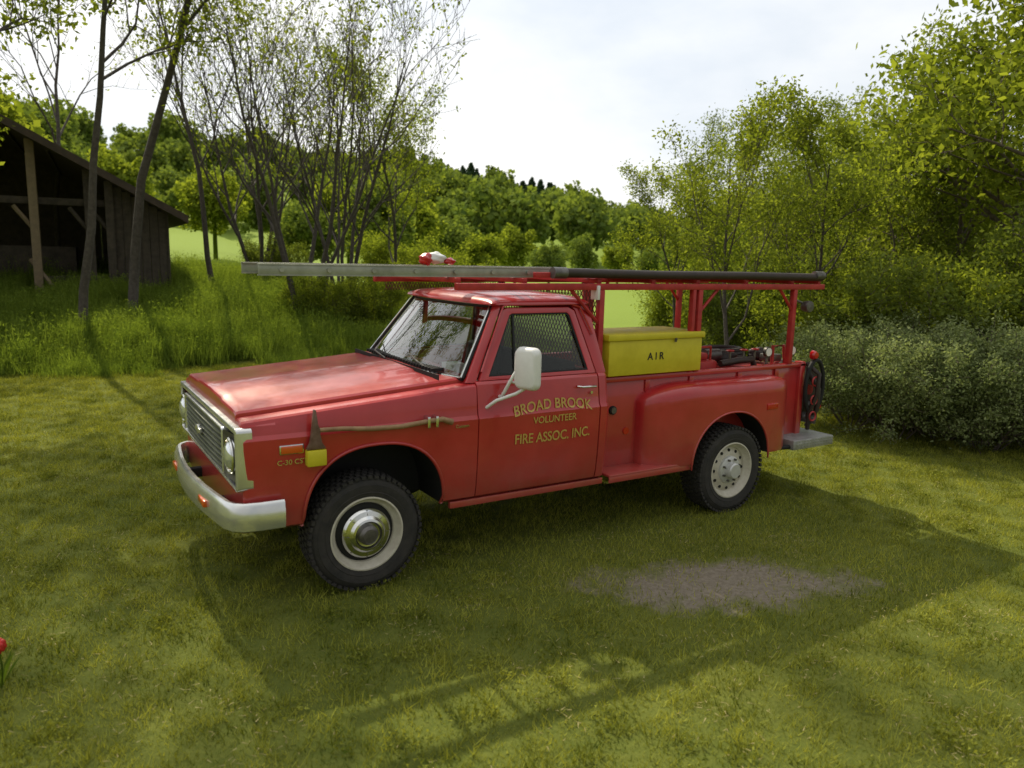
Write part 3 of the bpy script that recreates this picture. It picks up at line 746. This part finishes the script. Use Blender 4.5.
for k in range(4):
    n=1900;rng=np.random.default_rng(80+k)
    cl=rng.uniform(-1.0,1.0,(36,2));hc=rng.uniform(.45,1.0,36)
    ci=rng.integers(0,36,n);P=np.concatenate([cl[ci]+rng.normal(0,.16,(n,2)),np.full((n,1),-.05)],1)
    h=hc[ci]*rng.uniform(.35,.85,n)
    g1_=blades(P,h,rng.uniform(.014,.030,n),rng,.45)
    m_=2100;ci=rng.integers(0,36,m_);c=np.concatenate([cl[ci]+rng.normal(0,.15,(m_,2)),(rng.uniform(.08,.75,m_)*hc[ci])[:,None]],1)
    tt.append(cat(g1_,leafbits(c,rng.uniform(.02,.05,m_),rng)))
BT_=Bake()
def tallpatch(x,y,s=1):BT_.add(random.choice(tt),(x,y,float(terr(x,y))-.02),random.uniform(0,6.3),(s,s,s*random.uniform(.6,1.35)))
for k in range(300):
    y=9.2+12*random.random()**1.5;x=random.uniform(-6,9)
    lim=9.6+.35*math.sin(x*1.7)+.2*math.sin(x*4)
    if y<lim or not inview(x,y,3,32):continue
    tallpatch(x,y,.55 if y<10.4 else .82)
for k in range(170):
    x,y=random.uniform(6.5,24),random.uniform(-1,22)
    if x+y*.9<10.4 or not inview(x,y,2,28):continue
    az=math.degrees(math.atan2(x-CX,y-CY));d=math.hypot(x-CX,y-CY)
    if az<46 and d>20:continue
    tallpatch(x,y,.55)
BT_.make('tall_grass',TG)
# ================================================================= TREES
BARK=simple('bark',(.075,.058,.045),.9,col2=(.16,.13,.105),scale=14,bump=.8,bscale=40)
BARKD=simple('dark_bark',(.050,.040,.034),.9,col2=(.11,.095,.08),scale=14,bump=.8,bscale=40)
L1=leafmat('leaf_spring_green',(.11,.155,.020),(.28,.33,.055),trans=.55,nscale=.7)
L2=leafmat('leaf_deep_green',(.080,.115,.025),(.21,.26,.055),trans=.5,nscale=.6)
L3=leafmat('leaf_grey_green',(.11,.15,.055),(.34,.39,.18),trans=.45,tint=(1.1,1.1,.7),nscale=1.2)
LD=leafmat('leaf_distant',(.085,.13,.036),(.23,.29,.070),trans=.4,nscale=.12)
LP=leafmat('leaf_pine',(.030,.060,.034),(.070,.11,.060),trans=.2,nscale=.1)
def leafquads(C,s,rng,asp=.5):
    n=len(C);a=rng.normal(0,1,(n,3));a/=np.linalg.norm(a,axis=1)[:,None]
    b=np.cross(a,rng.normal(0,1,(n,3)));b/=np.linalg.norm(b,axis=1)[:,None]+1e-9
    s=s[:,None]
    V=np.stack([C-a*s*.5,C+b*s*asp*.5,C+a*s*.5,C-b*s*asp*.5],1).reshape(-1,3)
    return V,np.arange(4*n).reshape(n,4),np.repeat(rng.uniform(0,1,n),4)
def treemesh(seed,H,r0,levels=3,nb=(11,7,5),lenf=(.55,.5,.5),leaf=30,ls=.09,sg=.16,stems=1,start=.25,updir=.35,wob=.12,spread=0.,leafmat_=None,bark=None,asp=.5,leafstart=1,keep=.8):
    rg=random.Random(seed);rng=np.random.default_rng(seed)
    BV=[];BF=[];tips=[]
    def rv():return np.array([rg.gauss(0,1),rg.gauss(0,1),rg.gauss(0,1)])
    def branch(p,d,L,r,l):
        nseg=[8,5,4,3][min(l,3)];pts=[p];dirs=[d];dd=d.copy()
        for i in range(nseg):
            dd=dd+rv()*wob*(1 if l else .45)+np.array([0,0,updir*.12 if l else .03])
            dd/=np.linalg.norm(dd);pts.append(pts[-1]+dd*L/nseg);dirs.append(dd.copy())
        rad=[max(r*(1-.82*i/nseg),.004) for i in range(nseg+1)]
        v,f=tubegeo(pts,rad,[8,6,4,3][min(l,3)]);o_=len(BV);BV.extend(v);BF.extend([tuple(q+o_ for q in ff) for ff in f])
        if l>=leafstart:
            for i in range(1 if l>=2 else nseg//2,nseg+1):tips.append((pts[i],l))
        if l<levels:
            k=nb[l]
            for j in range(k):
                t=(start if l==0 else .25)+(1-(start if l==0 else .25))*(j+rg.random()*.8)/k
                i=min(int(t*nseg),nseg-1);f_=t*nseg-i
                q=pts[i]*(1-f_)+pts[i+1]*f_
                ax=dirs[i];s_=rv();s_-=ax*s_.dot(ax);s_/=np.linalg.norm(s_)+1e-9
                ang=rg.uniform(.6,1.05)
                nd=ax*math.cos(ang)+s_*math.sin(ang);nd[2]+=updir*.5;nd/=np.linalg.norm(nd)
                LL=L*lenf[l]*(1.1-.55*t if l==0 else 1-.4*t)*rg.uniform(.75,1.2)
                branch(q,nd,LL,max(rad[i]*.55,.006),l+1)
    for s in range(stems):
        a=2*math.pi*(s+rg.random()*.6)/stems
        d=np.array([math.cos(a)*spread,math.sin(a)*spread,1.]);d/=np.linalg.norm(d)
        p=np.array([math.cos(a)*.12*(stems>1),math.sin(a)*.12*(stems>1),-.15])
        branch(p,d,H*rg.uniform(.85,1.05),r0*rg.uniform(.7,1) if stems>1 else r0,0)
    T_=np.array([t[0] for t in tips]);T_=T_[rng.uniform(0,1,len(T_))<keep]
    C=np.repeat(T_,leaf,axis=0)+rng.normal(0,sg,(len(T_)*leaf,3))*np.array([1,1,.75])
    C=C[C[:,2]>.1]
    s=rng.uniform(.6,1.25,len(C))*ls
    V,Fq,at=leafquads(C,s,rng,asp=asp)
    nb_=len(BV)
    me=bpy.data.meshes.new('tree')
    lt=[len(f) for f in BF]+[4]*len(Fq)
    vi=[i for f in BF for i in f]
    allv=np.concatenate([np.array(BV,dtype=np.float32),V.astype(np.float32)])
    vi=np.concatenate([np.array(vi,dtype=np.int32),(Fq+nb_).astype(np.int32).ravel()])
    lt=np.array(lt,dtype=np.int32);lst=np.concatenate([[0],np.cumsum(lt)[:-1]]).astype(np.int32)
    me.vertices.add(len(allv));me.vertices.foreach_set('co',allv.ravel())
    me.loops.add(len(vi));me.loops.foreach_set('vertex_index',vi)
    me.polygons.add(len(lt));me.polygons.foreach_set('loop_start',lst);me.polygons.foreach_set('loop_total',lt)
    mi=np.concatenate([np.zeros(len(BF),dtype=np.int32),np.ones(len(Fq),dtype=np.int32)]);me.polygons.foreach_set('material_index',mi)
    a=me.attributes.new('rnd','FLOAT','POINT');a.data.foreach_set('value',np.concatenate([np.zeros(nb_),at]).astype(np.float32))
    me.update(calc_edges=True);me.materials.append(bark);me.materials.append(leafmat_)
    return me
def polar(az,d):
    a=math.radians(az);return CX+d*math.sin(a),CY+d*math.cos(a)
def plant(name,me,az,d,rz,s,dz=0):
    x,y=polar(az,d);return inst(name,me,(x,y,float(terr(x,y))+dz),rz,s,None)
sparse=[treemesh(101,9.5,.095,nb=(12,7,4),leaf=3,ls=.10,sg=.16,start=.34,updir=.9,leafmat_=L1,bark=BARKD,wob=.16,keep=.28),
        treemesh(102,9,.08,nb=(11,7,4),leaf=3,ls=.10,sg=.18,start=.36,updir=1.0,leafmat_=L1,bark=BARKD,wob=.2,keep=.25)]
clump=treemesh(103,6.8,.07,nb=(8,6,4),leaf=3,ls=.11,sg=.15,stems=5,spread=.2,start=.3,updir=.9,leafmat_=L1,bark=BARKD,wob=.14,keep=.16)
leafy=treemesh(104,7.4,.09,nb=(12,7,5),leaf=9,ls=.13,sg=.18,start=.25,updir=.6,leafmat_=L1,bark=BARKD,wob=.16,keep=.55)
tall=[treemesh(105,11.0,.10,nb=(12,7,5),lenf=(.42,.5,.5),leaf=10,ls=.13,sg=.20,start=.50,updir=.6,leafmat_=L1,bark=BARKD,wob=.14,keep=.62),
      treemesh(106,12.0,.11,nb=(12,7,5),lenf=(.40,.5,.5),leaf=10,ls=.13,sg=.20,start=.48,updir=.6,leafmat_=L1,bark=BARKD,wob=.14,keep=.62)]
full=[treemesh(111,8.5,.13,nb=(13,8,5),leaf=11,ls=.145,sg=.24,start=.16,updir=.35,leafmat_=L1,bark=BARK,keep=.6),
      treemesh(112,8.0,.13,nb=(13,8,5),leaf=12,ls=.135,sg=.22,start=.12,updir=.3,leafmat_=L2,bark=BARK,keep=.6)]
shr=[treemesh(121,2.3,.022,levels=2,nb=(9,6),leaf=13,ls=.07,sg=.10,stems=11,spread=.75,start=.15,updir=.2,leafmat_=L3,bark=BARK),
     treemesh(122,2.6,.025,levels=2,nb=(9,6),leaf=12,ls=.09,sg=.12,stems=10,spread=.6,start=.12,updir=.3,leafmat_=L2,bark=BARK),
     treemesh(123,2.6,.025,levels=2,nb=(9,6),leaf=12,ls=.09,sg=.12,stems=10,spread=.6,start=.12,updir=.3,leafmat_=L1,bark=BARK)]
for k,(az,d,m_,s) in enumerate([(1.5,27,sparse[1],1.05),(10.8,21.5,sparse[1],.95),(14.2,27,sparse[1],.9),(23.5,26,leafy,.88),(5.6,18.8,tall[1],1.0),(2.6,17.2,tall[0],.95)]):
    plant('deciduous_tree',m_,az,d,k*1.3,s)
for az,d,r_,s in((17.0,18.5,.4,1.0),(19.6,20.5,2.4,1.0),(13.8,22.5,4.1,.95)):plant('multi_stem_tree',clump,az,d,r_,s)
# neighbours just outside the left edge, they shade the lawn
plant('deciduous_tree',tall[0],-5.0,13.5,.9,.90)
plant('deciduous_tree',tall[1],-9.5,10.5,2.9,.75)
plant('deciduous_tree',full[0],-9,18,2.9,.9)
for k,(az,d,i,s) in enumerate([(48.5,23,0,.62),(51.5,18.5,1,.52),(55,19,0,.58),(58.5,17.5,1,.54),(62,16.5,0,.66),(66.5,15.5,0,.95),(60,25,1,.76),(64,22,1,.95),(70,14,0,1.0),(46,29,1,.68),(53,27,0,.72),(57,30,1,.8)]):
    plant('deciduous_tree',full[i],az,d,k*2.1,s)
plant('deciduous_tree',leafy,47.4,12.4,1.1,.52)
plant('deciduous_tree',leafy,53.0,13.2,4.1,.50)
plant('deciduous_tree',leafy,44.0,16.5,3.1,.44)
for k,(az,d,i,s) in enumerate([(56.2,11.5,0,.60),(59.0,11.0,0,.62),(61.6,11.3,0,.66),(64.2,11.0,0,.60),(67,11.4,0,.7),(57.5,12.8,2,.75),(60.5,13,1,.85),(64,13.2,2,.85),(53,14.2,2,.75),(50,15.5,1,.75),(47,18,2,.8),(54.5,15.5,1,1.0),(68,13.6,1,1.0),(44.5,21,2,.7)]):
    plant('shrub',shr[i],az,d,k*1.7,s)
for k,(az,d,i,s) in enumerate([(18,18.5,2,.50),(21.5,19,2,.55),(25,22,2,.70),(15,23,1,.5),(28,26,2,.8),(23.5,29,2,1.0)]):
    plant('shrub',shr[i],az,d,k*1.1,s)
def crown(seed,H,R,n,ls,cone=False):
    rng=np.random.default_rng(seed)
    if cone:
        z=rng.uniform(.05,1,n)**1.1;a=rng.uniform(0,6.283,n);lay=.75+.25*np.sin(z*60)
        r=R*(1-z)**.7*lay*rng.uniform(.35,1,n)
        C=np.stack([r*np.cos(a),r*np.sin(a),z*H],1)
    else:
        k=26;lc=rng.normal(0,1,(k,3));lc/=np.linalg.norm(lc,axis=1)[:,None];lc*=rng.uniform(.35,.85,k)[:,None]
        lc=lc*np.array([R,R,H*.36])+np.array([0,0,H*.58]);lr=rng.uniform(.22,.42,k)*R
        i=rng.integers(0,k,n);p=rng.normal(0,1,(n,3));p/=np.linalg.norm(p,axis=1)[:,None]
        C=lc[i]+p*(lr[i]*rng.uniform(.6,1.05,n))[:,None]
        C=C[C[:,2]>.3]
    V,Fq,at=leafquads(C,rng.uniform(.6,1.3,len(C))*ls,rng,asp=.8)
    tv,tf=tubegeo([(0,0,-.5),(0,0,H*.4),(0,0,H*.75)],[H*.025,H*.018,H*.006],6)
    tf=[f for f in tf if len(f)==4]
    return cat((V,Fq,at),(np.array(tv),np.array(tf),np.zeros(len(tv))))
mid=[crown(201,7.5,3.0,6000,.30),crown(202,6.5,2.8,6000,.28),crown(203,8,2.6,6000,.30)]
far=[crown(211,10,4.2,1300,.85),crown(212,11,4.0,1300,.85),crown(213,9,4.5,1300,.85)]
pine=[crown(214,11,3.8,1300,.9,True),crown(215,10,3.6,1200,.9,True)]
b1=Bake();b2=Bake()
for az,d,i,s in [(24,44,0,.80),(27,50,1,.80),(29.5,46,0,.52),(32,56,0,.66),(34.5,50,1,.52),(37,60,2,.52),(39.5,64,0,.52),(42,58,1,.52),(22,36,2,.72),(20,42,0,.8),(44,50,1,.6),(46,44,0,.65),(17,40,1,.65),(14,46,2,.7),(11,38,0,.6),(-1,34,1,.8),(-3,30,0,.9),(1.5,40,2,.85),(5,48,0,.8),(48,60,2,.8),(50,50,1,.8),(54,48,2,.9),(58,44,0,.9),(62,40,1,1.0),(66,38,0,1.0)]:
    x,y=polar(az,d);(b1 if i==0 else b2).add(mid[i],(x,y,float(terr(x,y))),az*3,(s,s,s))
b1.make('woodland_trees',L1);b2.make('woodland_trees',LD)
rg=random.Random(5);bf=Bake();bp_=Bake()
for k in range(560):
    az=rg.uniform(-8,74);d=95+165*rg.random()**.8
    x,y=polar(az,d);s=rg.uniform(.65,1.05)
    p=(22<az<35 and d>170 and rg.random()<.75)
    (bp_ if p else bf).add(rg.choice(pine if p else far),(x,y,float(terr(x,y))-.5),rg.uniform(0,6),(s,s,s))
for k in range(90):
    az=rg.uniform(22,35);d=rg.uniform(195,250);x,y=polar(az,d);s=rg.uniform(.7,1.0)
    bp_.add(rg.choice(pine),(x,y,float(terr(x,y))-.5),rg.uniform(0,6),(s,s,s))
bf.make('distant_forest',LD);bp_.make('distant_forest',LP)
# ================================================================= BARN
BW=simple('weathered_boards',(.045,.036,.030),.85,col2=(.10,.08,.065),scale=7,bump=.5,bscale=20)
BR=simple('rusty_roofing',(.05,.038,.034),.8,col2=(.10,.07,.055),scale=5)
BT=simple('pale_timber',(.20,.15,.10),.8,col2=(.28,.21,.14),scale=9)
bx,by=polar(8.0,21)
BN=empty('wooden_barn',(bx,by,0));BN.rotation_euler=(0,0,math.radians(-4))
gz=.85;W_=11.0
def rz(x): return 3.15+(-x if x>-W_/2 else W_+x)*.54
Lb=7.0
V=[]
for th in(0,.18):
    for x in(.45,-W_/2,-W_-.45):
        for y in(-.6,Lb+.4):V.append((x,y,3.02+th+((-x) if x>-W_/2-.01 else (W_+x))*.54))
Fc=[(0,1,3,2),(2,3,5,4),(6,8,9,7),(8,10,11,9),(0,2,8,6),(2,4,10,8),(1,7,9,3),(3,9,11,5),(0,6,7,1),(4,5,11,10)]
o=mk('roof',V,Fc,BR,BN);fixnorm(o)
g=[boxgeo(-.02,.05,y,y+.197,gz-.5,3.04) for y in np.arange(0,Lb,.2)]
multi('side_wall',g,BW,BN,smooth=False)
box('side_wall_lining',-.03,-.021,0,Lb,gz-.5,3.0,BW,BN,0)
g=[boxgeo(-x-.2,-x,Lb-.05,Lb,gz-.5,rz(-x-.1)-.05) for x in np.arange(0,W_,.201)]
multi('back_wall',g,BW,BN,smooth=False)
g=[boxgeo(-x-.18,-x,0,.04,gz-.5,rz(-x-.1)-.15) for x in np.arange(0,1.1,.19)]
multi('front_boards',g,BW,BN,smooth=False)
for i in range(14):
    x=-i*.8
    tube('rafter',[(x,0,rz(x)-.12),(x,Lb,rz(x)-.12)],.06,BW,BN,4)
for x in(-1.22,-1.65,-2.75,-4.6,-6.5,-8.5):
    box('post',x-.09,x+.09,-.10,.08,gz-.5,rz(x)-.12,BT if x==-2.75 else BW,BN,.01)
    tube('knee_brace',[(x,-.02,2.5),(x-.40,-.02,3.05)],.045,BT if x==-2.75 else BW,BN,4)
box('wagon_box',-4.4,-2.0,1.5,3.5,gz+.5,gz+1.3,BW,BN,.02)
box('stacked_lumber',-2.6,-1.4,.6,1.5,gz-.3,gz+.6,BW,BN,.02)
box('tie_beam',-W_,0,.10,.24,3.1,3.26,BW,BN,.01)
tube('leaning_plank',[(-2.2,-.2,gz),(-2.9,.1,gz+1.0)],.05,BT,BN,4)
FL=empty('red_tulip',(-2.03,-1.16,0))
FLM=simple('petal_red',(.5,.02,.015),.5)
tube('stem',[(0,0,0),(.01,0,.12),(0,.01,.20)],.005,TG,FL,5)
for k in range(6):
    a=k*math.pi/3
    lump('petal',(.018*math.cos(a),.018*math.sin(a),.225),.022,FLM,FL,(.8,.8,1.4),k)
V=[];Fc=[]
for k in range(7):
    a=k*.9+1;L=.16+.03*(k%3);b=len(V);cx,sx=math.cos(a),math.sin(a)
    V+=[(0,0,0),(.05*cx-.015*sx,.05*sx+.015*cx,L*.6),(.05*cx+.015*sx,.05*sx-.015*cx,L*.6),(.10*cx,.10*sx,L)]
    Fc+=[(b,b+2,b+3,b+1)]
mk('leaves',V,Fc,TG,FL)
# ================================================================= LIGHT
sv=Vector((.02,.95,.94)).normalized()
el=math.asin(sv.z);azs=math.atan2(sv.x,sv.y)
sd=bpy.data.lights.new('sun','SUN');sd.energy=5.0;sd.angle=math.radians(.7);sd.color=(1,.91,.70)
so=bpy.data.objects.new('sun',sd);S.collection.objects.link(so)
so.rotation_euler=(-sv).to_track_quat('-Z','Y').to_euler()
w=bpy.data.worlds.new('World');S.world=w;w.use_nodes=True;nt=w.node_tree
bg=nt.nodes['Background'];bg.inputs[1].default_value=.112
sk=N(nt,'ShaderNodeTexSky');sk.sky_type='NISHITA';sk.sun_disc=False;sk.sun_elevation=el;sk.sun_rotation=azs
sk.dust_density=2.5
tc=N(nt,'ShaderNodeTexCoord');mp=N(nt,'ShaderNodeMapping');mp.inputs['Scale'].default_value=(1,1,2.2)
nt.links.new(tc.outputs['Generated'],mp.inputs[0])
n1=N(nt,'ShaderNodeTexNoise');n1.inputs['Scale'].default_value=2.2;n1.inputs['Detail'].default_value=7;n1.inputs['Roughness'].default_value=.5
nt.links.new(mp.outputs[0],n1.inputs['Vector'])
r=N(nt,'ShaderNodeValToRGB');e=r.color_ramp.elements
e[0].position=.34;e[0].color=(6.7,7.2,7.8,1);e[1].position=.56;e[1].color=(9.5,9.45,9.2,1)
nt.links.new(n1.outputs['Fac'],r.inputs[0])
dt=N(nt,'ShaderNodeVectorMath',operation='DOT_PRODUCT');dt.inputs[1].default_value=tuple(sv)
nt.links.new(tc.outputs['Generated'],dt.inputs[0])
mr=N(nt,'ShaderNodeMapRange');mr.interpolation_type='SMOOTHSTEP';mr.inputs[1].default_value=-.5;mr.inputs[2].default_value=.80;mr.inputs[3].default_value=.48;mr.inputs[4].default_value=1.16
nt.links.new(dt.outputs['Value'],mr.inputs[0])
sc_=N(nt,'ShaderNodeVectorMath',operation='SCALE');nt.links.new(r.outputs[0],sc_.inputs[0]);nt.links.new(mr.outputs[0],sc_.inputs['Scale'])
mx=N(nt,'ShaderNodeMix',data_type='RGBA');mx.inputs[0].default_value=.90
nt.links.new(sk.outputs[0],mx.inputs[6]);nt.links.new(sc_.outputs[0],mx.inputs[7]);nt.links.new(mx.outputs[2],bg.inputs[0])
# ================================================================= CAMERA
yw,p,rl,F=.5584,-.1647,.025,770.8
cy_,sy_=math.cos(yw),math.sin(yw)
f=Vector((sy_*math.cos(p),cy_*math.cos(p),math.sin(p)));rt=Vector((cy_,-sy_,0));up=rt.cross(f)
r2=rt*math.cos(rl)+up*math.sin(rl);u2=-rt*math.sin(rl)+up*math.cos(rl)
cam=bpy.data.cameras.new('camera');co=bpy.data.objects.new('camera',cam);S.collection.objects.link(co)
Mx=Matrix((r2,u2,-f)).transposed().to_4x4();Mx.translation=Vector((CX,CY,CZ));co.matrix_world=Mx
cam.sensor_width=36;cam.lens=F/1024*36;cam.clip_end=3000
cam.dof.use_dof=True;cam.dof.focus_distance=6.6;cam.dof.aperture_fstop=1.8
S.camera=co
